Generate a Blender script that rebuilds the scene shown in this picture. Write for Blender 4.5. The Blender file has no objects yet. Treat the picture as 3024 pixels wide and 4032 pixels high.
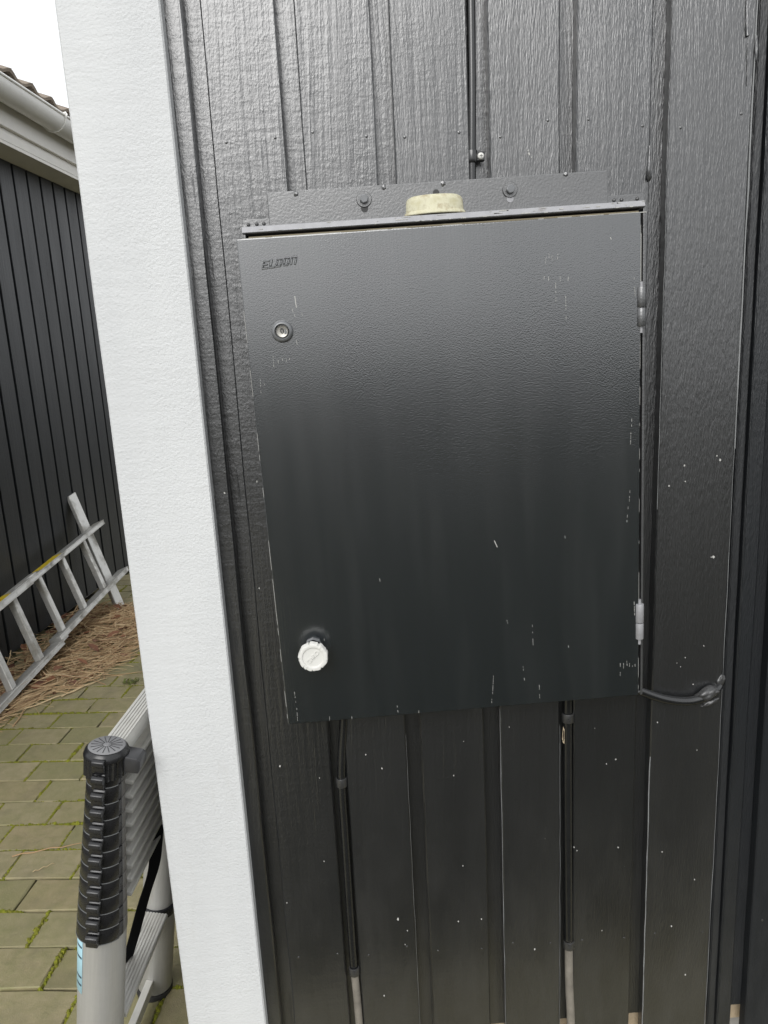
import bpy, bmesh, math, random
from mathutils import Vector, Matrix
random.seed(7)
R = math.radians
scene = bpy.context.scene
COL = scene.collection

# ------------------------------------------------------------------ camera
YAW = R(4.8)                       # the yard is turned this much against the house wall
# camera axes (right, up, back) in the frame of the yard, then turned into the frame of the house wall
def _cam_basis():
    f = 2912.0
    dn = Vector((690.0, 13150.0, f)).normalized()
    xd = 127.0
    dep = Vector((xd, -(dn.x * xd + dn.z * f) / dn.y, f)).normalized()
    rt = dn.cross(dep)
    rows = Matrix((rt, dep, -dn))                  # world = rows @ (image right, image down, forward)
    cx = Vector((rows[0][0], rows[1][0], rows[2][0]))
    cy = -Vector((rows[0][1], rows[1][1], rows[2][1]))
    cz = -Vector((rows[0][2], rows[1][2], rows[2][2]))
    rz = Matrix.Rotation(-YAW, 3, 'Z')
    return rz @ cx, rz @ cy, rz @ cz
cd = bpy.data.cameras.new('camera'); cam = bpy.data.objects.new('camera', cd); COL.objects.link(cam)
_x, _y, _z = _cam_basis()
cam.matrix_world = Matrix(((_x.x, _y.x, _z.x, -0.1046), (_x.y, _y.y, _z.y, -1.2456), (_x.z, _y.z, _z.z, 1.5), (0, 0, 0, 1)))
cd.sensor_fit = 'VERTICAL'; cd.sensor_height = 36.0; cd.sensor_width = 27.0; cd.lens = 26.0
cd.clip_start = 0.02; cd.clip_end = 500
scene.camera = cam

# ------------------------------------------------------------------ sky, sun, exposure
SUN_EL, SUN_AZ = R(34), R(197)     # azimuth clockwise from +y
w = bpy.data.worlds.new('World'); scene.world = w; w.use_nodes = True
nt = w.node_tree; nt.nodes.clear()
sky = nt.nodes.new('ShaderNodeTexSky'); sky.sky_type = 'NISHITA'; sky.sun_disc = False
sky.sun_elevation = SUN_EL; sky.sun_rotation = SUN_AZ
sky.air_density = 1.0; sky.dust_density = 4.0; sky.ozone_density = 1.0
hs = nt.nodes.new('ShaderNodeHueSaturation'); hs.inputs['Saturation'].default_value = 0.10
ov = nt.nodes.new('ShaderNodeMix'); ov.data_type = 'RGBA'; ov.inputs[0].default_value = 0.75      # high, even cloud in front of the clear sky
ov.inputs[7].default_value = (10.4, 10.62, 10.9, 1)
bg = nt.nodes.new('ShaderNodeBackground'); bg.inputs['Strength'].default_value = 0.10
out = nt.nodes.new('ShaderNodeOutputWorld')
nt.links.new(sky.outputs[0], hs.inputs['Color']); nt.links.new(hs.outputs[0], ov.inputs[6]); nt.links.new(ov.outputs[2], bg.inputs['Color']); nt.links.new(bg.outputs[0], out.inputs[0])
sd = bpy.data.lights.new('sun', 'SUN'); sd.energy = 1.5; sd.angle = R(40); sd.color = (1.0, 0.985, 0.965)
so = bpy.data.objects.new('sun', sd); COL.objects.link(so)
sdir = Vector((math.sin(SUN_AZ) * math.cos(SUN_EL), math.cos(SUN_AZ) * math.cos(SUN_EL), math.sin(SUN_EL)))
so.rotation_euler = sdir.to_track_quat('Z', 'Y').to_euler()
vs = scene.view_settings
vs.view_transform = 'Standard'; vs.look = 'None'; vs.gamma = 1.0; vs.use_curve_mapping = False; vs.exposure = 0.42
scene.cycles.max_bounces = 6; scene.cycles.diffuse_bounces = 3; scene.cycles.glossy_bounces = 3

# ------------------------------------------------------------------ material helpers
class NT:
    def __init__(s, name):
        s.m = bpy.data.materials.new(name); s.m.use_nodes = True
        s.t = s.m.node_tree; s.n = s.t.nodes
        s.b = s.n['Principled BSDF']
    def node(s, typ, **kw):
        o = s.n.new(typ)
        for k, v in kw.items(): setattr(o, k, v)
        return o
    def link(s, a, b): s.t.links.new(a, b)
    def put(s, sock, v):
        if isinstance(v, bpy.types.NodeSocket): s.link(v, sock)
        else: sock.default_value = v
    def coord(s, scale=(1, 1, 1), shift=False):
        tc = s.node('ShaderNodeTexCoord'); v = tc.outputs['Object']
        if shift:
            oi = s.node('ShaderNodeObjectInfo'); mu = s.node('ShaderNodeMath', operation='MULTIPLY'); mu.inputs[1].default_value = 37.0
            s.link(oi.outputs['Random'], mu.inputs[0])
            ad = s.node('ShaderNodeVectorMath', operation='ADD'); s.link(v, ad.inputs[0]); s.link(mu.outputs[0], ad.inputs[1]); v = ad.outputs[0]
        mp = s.node('ShaderNodeMapping'); mp.inputs['Scale'].default_value = scale; s.link(v, mp.inputs['Vector'])
        return mp.outputs[0]
    def noise(s, vec, scale=1.0, detail=3.0, rough=0.55, dist=0.0):
        o = s.node('ShaderNodeTexNoise'); o.inputs['Scale'].default_value = scale; o.inputs['Detail'].default_value = detail
        o.inputs['Roughness'].default_value = rough; o.inputs['Distortion'].default_value = dist; s.link(vec, o.inputs['Vector'])
        return o.outputs['Fac']
    def voro(s, vec, scale=1.0, feature='F1', out='Distance'):
        o = s.node('ShaderNodeTexVoronoi', feature=feature); o.inputs['Scale'].default_value = scale; s.link(vec, o.inputs['Vector'])
        return o.outputs[out]
    def ramp(s, fac, stops):
        o = s.node('ShaderNodeValToRGB'); e = o.color_ramp.elements
        while len(e) > 1: e.remove(e[-1])
        for i, (p, c) in enumerate(stops):
            el = e[0] if i == 0 else e.new(p)
            el.position = p; el.color = (c, c, c, 1) if not isinstance(c, tuple) else (*c, 1)
        s.link(fac, o.inputs['Fac']); return o.outputs['Color']
    def math(s, op, a, b=0.0, clamp=False):
        o = s.node('ShaderNodeMath', operation=op); o.use_clamp = clamp; s.put(o.inputs[0], a); s.put(o.inputs[1], b); return o.outputs[0]
    def mix(s, fac, a, b):
        o = s.node('ShaderNodeMix', data_type='RGBA'); s.put(o.inputs[0], fac)
        s.put(o.inputs[6], a if isinstance(a, bpy.types.NodeSocket) else (*a, 1)); s.put(o.inputs[7], b if isinstance(b, bpy.types.NodeSocket) else (*b, 1))
        return o.outputs[2]
    def bump(s, h, strength, dist, prev=None):
        o = s.node('ShaderNodeBump'); o.inputs['Strength'].default_value = strength; o.inputs['Distance'].default_value = dist
        s.link(h, o.inputs['Height'])
        if prev is not None: s.link(prev, o.inputs['Normal'])
        return o.outputs[0]
    def done(s, col=None, rough=None, normal=None, metal=None, spec=None):
        if col is not None: s.put(s.b.inputs['Base Color'], col if isinstance(col, bpy.types.NodeSocket) else (*col, 1))
        if rough is not None: s.put(s.b.inputs['Roughness'], rough)
        if normal is not None: s.link(normal, s.b.inputs['Normal'])
        if metal is not None: s.put(s.b.inputs['Metallic'], metal)
        if spec is not None: s.put(s.b.inputs['Specular IOR Level'], spec)
        return s.m

def m_plain(name, col, rough=0.5, metal=0.0, var=0.15, scale=40.0, bump=0.0, spec=0.5):
    t = NT(name); v = t.coord()
    n = t.noise(v, scale, 4)
    c = t.mix(n, tuple(x * (1 - var) for x in col), tuple(min(1, x * (1 + var)) for x in col))
    r = t.math('ADD', t.math('MULTIPLY', n, 0.2), rough - 0.1)
    nm = t.bump(t.noise(v, scale * 6, 3), bump, 0.001) if bump else None
    return t.done(c, r, nm, metal, spec)

def m_black_boards(name, base=0.0052, dust=True, spec=1.0, rough0=0.24, relief=0.39, coat=0.8):
    t = NT(name)
    v = t.coord((1, 1, 1), True)
    # lazy, wandering grain: bend the coordinates a little before stretching them along z
    wob = t.noise(t.coord((4, 4, 1.2), True), 1.0, 1)
    cx = t.node('ShaderNodeCombineXYZ'); t.link(t.math('MULTIPLY', wob, 0.06), cx.inputs[0])
    ad = t.node('ShaderNodeVectorMath', operation='ADD'); t.link(v, ad.inputs[0]); t.link(cx.outputs[0], ad.inputs[1])
    def sc(s):
        m = t.node('ShaderNodeMapping'); m.inputs['Scale'].default_value = s; t.link(ad.outputs[0], m.inputs['Vector']); return m.outputs[0]
    fibre = t.noise(sc((460, 460, 62)), 1.0, 2, 0.65)
    lump = t.noise(sc((300, 300, 150)), 1.0, 2, 0.65)
    ridge = t.noise(sc((105, 105, 4)), 1.0, 2, 0.6)
    big = t.noise(sc((10, 10, 1.6)), 1.0, 1)
    saw = t.noise(sc((20, 20, 75)), 1.0, 2, 0.6)
    sx0 = t.node('ShaderNodeSeparateXYZ'); tc0 = t.node('ShaderNodeTexCoord'); t.link(tc0.outputs['Object'], sx0.inputs[0])
    kind = t.ramp(t.math('ADD', big, t.math('MULTIPLY', sx0.outputs[0], 0.9)), [(0.45, 0.0), (0.70, 1.0)])      # the boards to the right were sawn with a coarser blade
    h = t.math('ADD', t.mix(kind, t.math('MULTIPLY', lump, t.math('ADD', t.math('MULTIPLY', saw, 0.9), 0.10)), t.math('MULTIPLY', fibre, 1.25)), t.math('MULTIPLY', ridge, 1.0))
    crack = t.ramp(ridge, [(0.70, 0.0), (0.76, 1.0)])
    h = t.math('SUBTRACT', h, t.math('MULTIPLY', crack, 0.8))
    h = t.math('ADD', h, t.math('ADD', t.math('MULTIPLY', big, 1.5), t.math('MULTIPLY', saw, 0.10)))
    nm = t.bump(h, relief, 0.0024)
    col = t.mix(ridge, (base * 0.62, base * 0.75, base * 0.92), (base * 1.05, base * 1.25, base * 1.5))
    oi = t.node('ShaderNodeObjectInfo'); col = t.mix(t.math('MULTIPLY', oi.outputs['Random'], 0.55), col, (base * 2.0, base * 2.1, base * 2.2))      # every board has weathered to its own tone
    rough = t.math('ADD', t.math('ADD', t.math('MULTIPLY', big, 0.14), t.math('MULTIPLY', oi.outputs['Random'], 0.06)), rough0 - 0.02)
    if dust:      # dust splashed up from the paving clings to the foot of the boards
        sx = t.node('ShaderNodeSeparateXYZ'); tcc = t.node('ShaderNodeTexCoord'); t.link(tcc.outputs['Object'], sx.inputs[0])
        d = t.ramp(sx.outputs[2], [(0.10, 1.0), (0.80, 0.0)])
        d = t.math('MULTIPLY', d, t.ramp(t.noise(sc((16, 16, 6)), 1.0, 4, 0.65), [(0.38, 0.05), (0.72, 1.0)]))
        d = t.math('MULTIPLY', d, 0.07)
        col = t.mix(d, col, (0.17, 0.165, 0.15))
        rough = t.math('ADD', t.math('MULTIPLY', d, 1.6), rough)
    if coat:
        t.b.inputs['Coat Weight'].default_value = coat; t.b.inputs['Coat Roughness'].default_value = rough0 + 0.06; t.b.inputs['Coat IOR'].default_value = 1.55; t.link(nm, t.b.inputs['Coat Normal'])
    t.b.inputs['IOR'].default_value = 1.55
    return t.done(col, rough, nm, 0.0, spec)

def m_white_boards():
    t = NT('white_paint'); v = t.coord()
    def sc(s):
        m = t.node('ShaderNodeMapping'); m.inputs['Scale'].default_value = s; t.link(v, m.inputs['Vector']); return m.outputs[0]
    a = t.noise(sc((230, 230, 260)), 1.0, 3, 0.6); c = t.noise(sc((14, 14, 60)), 1.0, 3); e = t.noise(sc((5, 5, 3)), 1.0, 3)
    amt = t.ramp(e, [(0.35, 0.45), (0.65, 1.0)])
    h = t.math('ADD', t.math('MULTIPLY', a, amt), t.math('MULTIPLY', c, 0.5))
    nm = t.bump(h, 0.62, 0.0024)
    col = t.mix(t.noise(sc((9, 9, 2)), 1.0, 4), (0.50, 0.51, 0.515), (0.615, 0.625, 0.622))
    pit = t.ramp(a, [(0.24, 1.0), (0.31, 0.0)])
    col = t.mix(t.math('MULTIPLY', pit, 0.5), col, (0.36, 0.36, 0.34))
    grime = t.ramp(t.noise(sc((22, 22, 5)), 1.0, 5, 0.7), [(0.60, 0.0), (0.78, 0.22)])
    col = t.mix(grime, col, (0.40, 0.39, 0.35))
    return t.done(col, 0.55, nm, 0.0, 0.4)

def m_door_paint():
    t = NT('cabinet_paint'); v = t.coord()
    def sc(s):
        m = t.node('ShaderNodeMapping'); m.inputs['Scale'].default_value = s; t.link(v, m.inputs['Vector']); return m.outputs[0]
    peel = t.noise(sc((430, 430, 480)), 1.0, 1, 0.5)
    brush = t.noise(sc((420, 420, 6)), 1.0, 2, 0.5)
    soft = t.noise(sc((5, 5, 3)), 1.0, 3)
    amt = t.ramp(t.noise(sc((3, 3, 1.5)), 1.0, 2), [(0.35, 0.25), (0.65, 1.0)])
    h = t.math('ADD', t.math('MULTIPLY', peel, amt), t.math('MULTIPLY', brush, 0.50))
    h = t.math('ADD', h, t.math('MULTIPLY', soft, 0.8))
    nm = t.bump(h, 0.18, 0.0014)
    col = t.mix(t.noise(sc((90, 90, 4)), 1.0, 4), (0.0035, 0.0062, 0.0082), (0.0062, 0.0095, 0.0120))
    streak = t.ramp(t.noise(sc((300, 300, 9)), 1.0, 3), [(0.77, 0.0), (0.81, 1.0)])
    streak = t.math('MULTIPLY', streak, t.ramp(t.noise(sc((7, 7, 5)), 1.0, 2), [(0.55, 0.0), (0.68, 0.6)]))
    col = t.mix(streak, col, (0.38, 0.38, 0.36))
    smear = t.noise(sc((20, 20, 2.5)), 1.0, 4, 0.65)
    rough = t.math('ADD', t.math('MULTIPLY', smear, 0.07), 0.165)
    film = t.math('MULTIPLY', t.ramp(smear, [(0.45, 0.0), (0.75, 1.0)]), 0.03)
    col = t.mix(film, col, (0.20, 0.20, 0.19))
    t.b.inputs['IOR'].default_value = 1.6; t.b.inputs['Coat Weight'].default_value = 1.0; t.b.inputs['Coat Roughness'].default_value = 0.20; t.b.inputs['Coat IOR'].default_value = 1.7; t.link(nm, t.b.inputs['Coat Normal'])
    return t.done(col, rough, nm, 0.0, 1.0)

def m_cabinet_steel():
    t = NT('painted_plate'); v = t.coord()
    a = t.noise(v, 260, 3); b = t.noise(v, 30, 4)
    nm = t.bump(t.math('ADD', a, t.math('MULTIPLY', b, 0.6)), 0.28, 0.0014)
    col = t.mix(b, (0.028, 0.029, 0.030), (0.045, 0.046, 0.047))
    chip = t.ramp(t.noise(v, 140, 4, 0.7), [(0.71, 0.0), (0.74, 1.0)])
    col = t.mix(t.math('MULTIPLY', chip, 0.8), col, (0.40, 0.39, 0.36))
    t.b.inputs['IOR'].default_value = 1.6; t.b.inputs['Coat Weight'].default_value = 1.0; t.b.inputs['Coat Roughness'].default_value = 0.30; t.link(nm, t.b.inputs['Coat Normal'])
    return t.done(col, t.math('ADD', t.math('MULTIPLY', b, 0.2), 0.28), nm, 0.0, 1.0)

def m_bare_steel():
    t = NT('worn_steel'); v = t.coord()
    b = t.noise(v, 60, 5)
    col = t.mix(b, (0.24, 0.24, 0.25), (0.38, 0.38, 0.39))
    rust = t.ramp(t.noise(v, 25, 5, 0.7), [(0.60, 0.0), (0.70, 1.0)])
    col = t.mix(t.math('MULTIPLY', rust, 0.5), col, (0.12, 0.10, 0.08))
    return t.done(col, 0.42, t.bump(b, 0.2, 0.001), 0.25, 0.5)

def m_alu(name, col=(0.55, 0.55, 0.54), rough=0.36, dirt=0.5, stretch=(60, 60, 60), metal=0.75):
    t = NT(name)
    v = t.coord(stretch); n = t.noise(v, 1.0, 4); big = t.noise(t.coord((9, 9, 9)), 1.0, 4, 0.65)
    c = t.mix(n, tuple(x * 0.85 for x in col), tuple(min(1, x * 1.1) for x in col))
    g = t.math('MULTIPLY', t.ramp(big, [(0.48, 0.0), (0.72, 1.0)]), dirt)
    c = t.mix(g, c, (0.20, 0.185, 0.15))
    r = t.math('ADD', t.math('MULTIPLY', g, 0.3), rough)
    return t.done(c, r, t.bump(n, 0.15, 0.001), t.math('SUBTRACT', metal, t.math('MULTIPLY', g, 0.6), True), 0.5)

def m_paver():
    t = NT('concrete_paver'); v = t.coord((1, 1, 1), True)
    oi = t.node('ShaderNodeObjectInfo'); ge = t.node('ShaderNodeNewGeometry')
    rnd = t.math('FRACT', t.math('ADD', oi.outputs['Random'], ge.outputs['Random Per Island']))
    c = t.ramp(rnd, [(0.0, (0.290, 0.250, 0.135)), (0.35, (0.350, 0.298, 0.180)), (0.7, (0.250, 0.230, 0.115)), (1.0, (0.325, 0.270, 0.152))])
    n = t.noise(v, 26, 5, 0.6); f = t.noise(v, 420, 3, 0.7)
    c = t.mix(t.math('MULTIPLY', t.ramp(n, [(0.35, 0.0), (0.7, 1.0)]), 0.55), c, (0.185, 0.188, 0.072))
    c = t.mix(t.math('MULTIPLY', t.ramp(f, [(0.52, 0.0), (0.75, 1.0)]), 0.6), c, (0.34, 0.31, 0.23))
    c = t.mix(t.math('MULTIPLY', t.ramp(t.noise(v, 9, 4), [(0.5, 0.0), (0.75, 1.0)]), 0.4), c, (0.115, 0.105, 0.070))
    peb = t.voro(v, 110, out='Distance'); c = t.mix(t.math('MULTIPLY', t.math('LESS_THAN', peb, 0.10), 0.35), c, (0.36, 0.34, 0.28))
    nm = t.bump(t.math('ADD', f, t.math('MULTIPLY', n, 2.0)), 0.8, 0.0020)
    return t.done(c, t.math('ADD', t.math('MULTIPLY', n, 0.25), 0.42), nm, 0.0, 0.45)

def m_soil():
    t = NT('mossy_soil'); v = t.coord()
    n = t.noise(v, 14, 5, 0.65); f = t.noise(v, 300, 3)
    c = t.mix(f, (0.018, 0.016, 0.011), (0.036, 0.031, 0.020))
    c = t.mix(t.ramp(n, [(0.50, 0.0), (0.70, 1.0)]), c, (0.050, 0.056, 0.016))
    return t.done(c, 0.9, t.bump(f, 0.8, 0.003), 0.0, 0.2)

def m_ramp_noise(name, stops, scale, rough=0.7, island=True, spec=0.3):
    t = NT(name)
    if island:
        ge = t.node('ShaderNodeNewGeometry'); fac = ge.outputs['Random Per Island']
    else:
        fac = t.noise(t.coord(), scale, 4)
    c = t.ramp(fac, stops)
    n = t.noise(t.coord(), scale, 4)
    c = t.mix(t.math('MULTIPLY', n, 0.25), c, (0.06, 0.045, 0.025))
    return t.done(c, rough, None, 0.0, spec)

M = {}
M['boards'] = m_black_boards('black_board_paint')
M['under'] = m_black_boards('black_under_board_paint', 0.0048)
M['shed_boards'] = m_black_boards('black_shed_paint', 0.013, True, 0.45, 0.40, 0.4, 0.0)
M['matte_boards'] = m_black_boards('matte_black_stain', 0.010, True, 0.30, 0.50, 0.5, 0.0)
M['satin_boards'] = m_black_boards('satin_black_stain', 0.010, True, 0.6, 0.34, 0.5, 0.0)
M['edge_lit_worn'] = m_plain('lit_worn_paint_edge', (0.20, 0.205, 0.205), 0.4, var=0.5, scale=14)
M['white'] = m_white_boards()
M['door'] = m_door_paint()
M['plate'] = m_cabinet_steel()
M['steel'] = m_bare_steel()
M['dark_in'] = m_plain('cabinet_inside', (0.03, 0.03, 0.03), 0.6)
M['gasket'] = m_plain('gasket', (0.20, 0.17, 0.11), 0.7, scale=80)
M['cable'] = m_plain('black_cable', (0.010, 0.0105, 0.011), 0.22, scale=40, bump=0.04, spec=0.8)
M['cable_bare'] = m_plain('grey_cable', (0.17, 0.155, 0.13), 0.6, scale=35, var=0.7, bump=0.3)
M['cap'] = m_ramp_noise('yellowed_plastic', [(0.3, (0.50, 0.47, 0.31)), (0.52, (0.62, 0.60, 0.44)), (0.7, (0.44, 0.39, 0.26))], 90, 0.55, False)
M['knob'] = m_plain('white_knob_plastic', (0.64, 0.635, 0.60), 0.38, var=0.05)
M['lockm'] = m_plain('lock_metal', (0.36, 0.35, 0.32), 0.38, 0.7, scale=200, bump=0.2)
M['bezel'] = m_plain('lock_bezel', (0.16, 0.165, 0.17), 0.32, 0.2, scale=150)
M['black_plastic'] = m_plain('black_plastic', (0.013, 0.013, 0.014), 0.27, var=0.1, scale=60, bump=0.0)
M['dusty_plastic'] = m_plain('dusty_plastic', (0.20, 0.20, 0.205), 0.5, var=0.2, scale=120, bump=0.1)
M['grey_plastic'] = m_plain('grey_plastic', (0.15, 0.145, 0.14), 0.42, scale=60)
M['lever_plastic'] = m_plain('worn_black_plastic', (0.028, 0.028, 0.030), 0.33, var=0.2, scale=120)
M['seam_plastic'] = m_plain('scuffed_plastic_edge', (0.13, 0.135, 0.135), 0.35, var=0.4, scale=40)
M['strap'] = m_plain('black_webbing', (0.010, 0.010, 0.011), 0.9, scale=300, spec=0.1)
M['rubber'] = m_plain('black_rubber', (0.016, 0.016, 0.016), 0.6)
M['alu_tube'] = m_alu('satin_aluminium', (0.43, 0.425, 0.405), 0.46, 0.25, (300, 300, 12), 0.45)
M['alu_rung'] = m_alu('ribbed_aluminium', (0.62, 0.61, 0.57), 0.40, 0.35, (200, 14, 200), 0.25)
M['alu_shaded'] = m_alu('shaded_aluminium', (0.20, 0.195, 0.185), 0.5, 0.8, (60, 60, 60), 0.3)  # darker metal for the rung webs: shade of the recesses put into the colour
M['alu_old'] = m_alu('weathered_aluminium', (0.55, 0.545, 0.52), 0.38, 0.9, (55, 55, 55), 0.5)
M['yellow'] = m_plain('yellow_sticker', (0.72, 0.53, 0.02), 0.5)
M['blue'] = m_plain('pale_blue_sticker', (0.36, 0.58, 0.66), 0.4, var=0.08)
M['dark_print'] = m_plain('dark_print', (0.03, 0.05, 0.07), 0.5)
M['paver'] = m_paver(); M['soil'] = m_soil()
M['moss'] = m_ramp_noise('moss', [(0.0, (0.17, 0.19, 0.014)), (0.5, (0.25, 0.26, 0.022)), (1.0, (0.15, 0.14, 0.03))], 60, 0.85)
M['straw'] = m_ramp_noise('dry_straw', [(0.0, (0.66, 0.50, 0.29)), (0.3, (0.46, 0.29, 0.16)), (0.7, (0.78, 0.62, 0.38)), (1.0, (0.36, 0.21, 0.12))], 40, 0.7)
M['leaf'] = m_ramp_noise('dead_leaf', [(0.0, (0.20, 0.085, 0.045)), (0.5, (0.28, 0.13, 0.07)), (1.0, (0.15, 0.07, 0.05))], 60, 0.75)
M['green'] = m_ramp_noise('weed_green', [(0.0, (0.10, 0.13, 0.03)), (1.0, (0.16, 0.17, 0.05))], 60, 0.6)
M['eave_white'] = m_plain('weathered_white_paint', (0.86, 0.84, 0.79), 0.55, var=0.10, scale=7, bump=0.1)
M['gutter'] = m_plain('white_gutter', (0.88, 0.87, 0.83), 0.4, var=0.10, scale=9)
M['tile'] = m_plain('mossy_roof_tile', (0.22, 0.18, 0.14), 0.8, var=0.4, scale=30, bump=0.6)
M['raw_wood'] = m_plain('raw_wood', (0.40, 0.32, 0.22), 0.8, scale=50, bump=0.4)
M['concrete'] = m_plain('concrete', (0.25, 0.24, 0.22), 0.85, scale=20, bump=0.5)
M['chip'] = m_plain('bare_primer', (0.42, 0.415, 0.39), 0.6)
M['sealant'] = m_plain('painted_sealant', (0.03, 0.03, 0.03), 0.30, scale=120, bump=0.4, spec=0.9)

# ------------------------------------------------------------------ mesh helpers
class MB:
    def __init__(s): s.v = []; s.f = []
    def add(s, vs, fs):
        o = len(s.v); s.v += [tuple(p) for p in vs]; s.f += [tuple(i + o for i in f) for f in fs]; return s
    def box(s, x0, x1, y0, y1, z0, z1):
        return s.add([(x0, y0, z0), (x1, y0, z0), (x1, y1, z0), (x0, y1, z0), (x0, y0, z1), (x1, y0, z1), (x1, y1, z1), (x0, y1, z1)],
                     [(3, 2, 1, 0), (4, 5, 6, 7), (0, 1, 5, 4), (1, 2, 6, 5), (2, 3, 7, 6), (3, 0, 4, 7)])
    def prism(s, poly, a, b, axis='y'):
        """poly: list of 2D points in the two other axes; extruded along axis from a to b"""
        n = len(poly)
        def P(u, v, t): return {'x': (t, u, v), 'y': (u, t, v), 'z': (u, v, t)}[axis]
        vs = [P(u, v, a) for u, v in poly] + [P(u, v, b) for u, v in poly]
        fs = [tuple(range(n))[::-1], tuple(range(n, 2 * n))] + [(i, (i + 1) % n, (i + 1) % n + n, i + n) for i in range(n)]
        return s.add(vs, fs)
    def obar(s, p0, p1, side, hw, ht, up=None):
        """bar from p0 to p1; side = direction of its width (half width hw), ht = half thickness"""
        p0 = Vector(p0); p1 = Vector(p1); d = (p1 - p0).normalized(); sd_ = Vector(side); sd_ = (sd_ - d * sd_.dot(d)).normalized(); u = d.cross(sd_)
        vs = []
        for p in (p0, p1):
            for a, b in ((-1, -1), (1, -1), (1, 1), (-1, 1)): vs.append(p + sd_ * hw * a + u * ht * b)
        return s.add(vs, [(3, 2, 1, 0), (4, 5, 6, 7), (0, 1, 5, 4), (1, 2, 6, 5), (2, 3, 7, 6), (3, 0, 4, 7)])
    def tube(s, pts, r, seg=12, caps=True):
        pts = [Vector(p) for p in pts]; n = len(pts); rs = r if isinstance(r, (list, tuple)) else [r] * n
        o = len(s.v); prev = None
        for i, p in enumerate(pts):
            t = (pts[min(i + 1, n - 1)] - pts[max(i - 1, 0)]).normalized()
            if prev is None:
                a = t.orthogonal().normalized()
            else:
                a = (prev - t * prev.dot(t)).normalized()
            prev = a; b = t.cross(a)
            for k in range(seg):
                g = 2 * math.pi * k / seg; s.v.append(tuple(p + (a * math.cos(g) + b * math.sin(g)) * rs[i]))
        for i in range(n - 1):
            for k in range(seg):
                k2 = (k + 1) % seg; s.f.append((o + i * seg + k, o + i * seg + k2, o + (i + 1) * seg + k2, o + (i + 1) * seg + k))
        if caps:
            s.f.append(tuple(o + k for k in range(seg))[::-1]); s.f.append(tuple(o + (n - 1) * seg + k for k in range(seg)))
        return s
    def lathe(s, prof, seg=32, axis='z', c=(0, 0, 0), a0=0.0, a1=360.0):
        """prof: list of (radius, height). Full turn or an arc (degrees)."""
        full = abs(a1 - a0) >= 359.9; n = len(prof); m = seg if full else seg + 1; o = len(s.v)
        for k in range(m):
            g = R(a0 + (a1 - a0) * k / seg)
            for r, h in prof:
                x, y, z = r * math.cos(g), r * math.sin(g), h
                if axis == 'y': x, y, z = x, -z, y          # height points to -y
                s.v.append((c[0] + x, c[1] + y, c[2] + z))
        for k in range(seg):
            k2 = (k + 1) % m
            for i in range(n - 1): s.f.append((o + k * n + i, o + k2 * n + i, o + k2 * n + i + 1, o + k * n + i + 1))
        if not full:
            s.f.append(tuple(o + i for i in range(n))[::-1]); s.f.append(tuple(o + (m - 1) * n + i for i in range(n)))
        return s
    def mesh(s, name, mat, smooth=None, bevel=0.0, seg=2, limit=R(35)):
        me = bpy.data.meshes.new(name); me.from_pydata(s.v, [], s.f); me.validate()
        bm = bmesh.new(); bm.from_mesh(me)
        bmesh.ops.recalc_face_normals(bm, faces=bm.faces)
        if bevel:
            es = [e for e in bm.edges if len(e.link_faces) == 2 and e.calc_face_angle(0) > limit]
            bmesh.ops.bevel(bm, geom=es, offset=bevel, segments=seg, affect='EDGES', profile=0.5, clamp_overlap=True)
        if smooth is not None:
            for f in bm.faces: f.smooth = True
            for e in bm.edges:
                if len(e.link_faces) == 2 and e.calc_face_angle(0) > R(smooth): e.smooth = False
        bm.to_mesh(me); bm.free()
        me.materials.append(M[mat] if isinstance(mat, str) else mat)
        return me
    def build(s, name, mat, parent=None, smooth=None, bevel=0.0, seg=2, loc=None, rot=None):
        o = bpy.data.objects.new(name, s.mesh(name, mat, smooth, bevel, seg)); COL.objects.link(o)
        if parent: o.parent = parent
        if loc: o.location = loc
        if rot: o.rotation_euler = rot
        return o

def tag(o, label=None, cat=None, group=None, kind=None):
    if label: o['label'] = label
    if cat: o['category'] = cat
    if group: o['group'] = group
    if kind: o['kind'] = kind
    return o
def thing(name, label, cat, loc=(0, 0, 0), rot=(0, 0, 0), group=None):
    o = bpy.data.objects.new(name, None); COL.objects.link(o); o.location = loc; o.rotation_euler = rot
    o.empty_display_size = 0.1
    return tag(o, label, cat, group)
def inst(name, me, parent=None, loc=(0, 0, 0), rot=(0, 0, 0), scale=None):
    o = bpy.data.objects.new(name, me); COL.objects.link(o); o.location = loc; o.rotation_euler = rot
    if scale: o.scale = scale
    if parent: o.parent = parent
    return o
def yard(p):                                   # a point of the yard's frame in the frame of the house wall
    c, s_ = math.cos(-YAW), math.sin(-YAW)
    return Vector((p[0] * c - p[1] * s_, p[0] * s_ + p[1] * c, p[2]))
def text_mesh(txt, size, extrude, mat, shear=0.0, bevel=0.0):
    cu = bpy.data.curves.new('lettering', 'FONT'); cu.body = txt; cu.size = size; cu.extrude = extrude; cu.shear = shear; cu.bevel_depth = bevel
    cu.align_x = 'CENTER'; cu.align_y = 'CENTER'
    ob = bpy.data.objects.new('lettering', cu); COL.objects.link(ob)
    dg = bpy.context.evaluated_depsgraph_get(); me = bpy.data.meshes.new_from_object(ob.evaluated_get(dg))
    bpy.data.objects.remove(ob); me.materials.clear(); me.materials.append(M[mat]); return me

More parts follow.
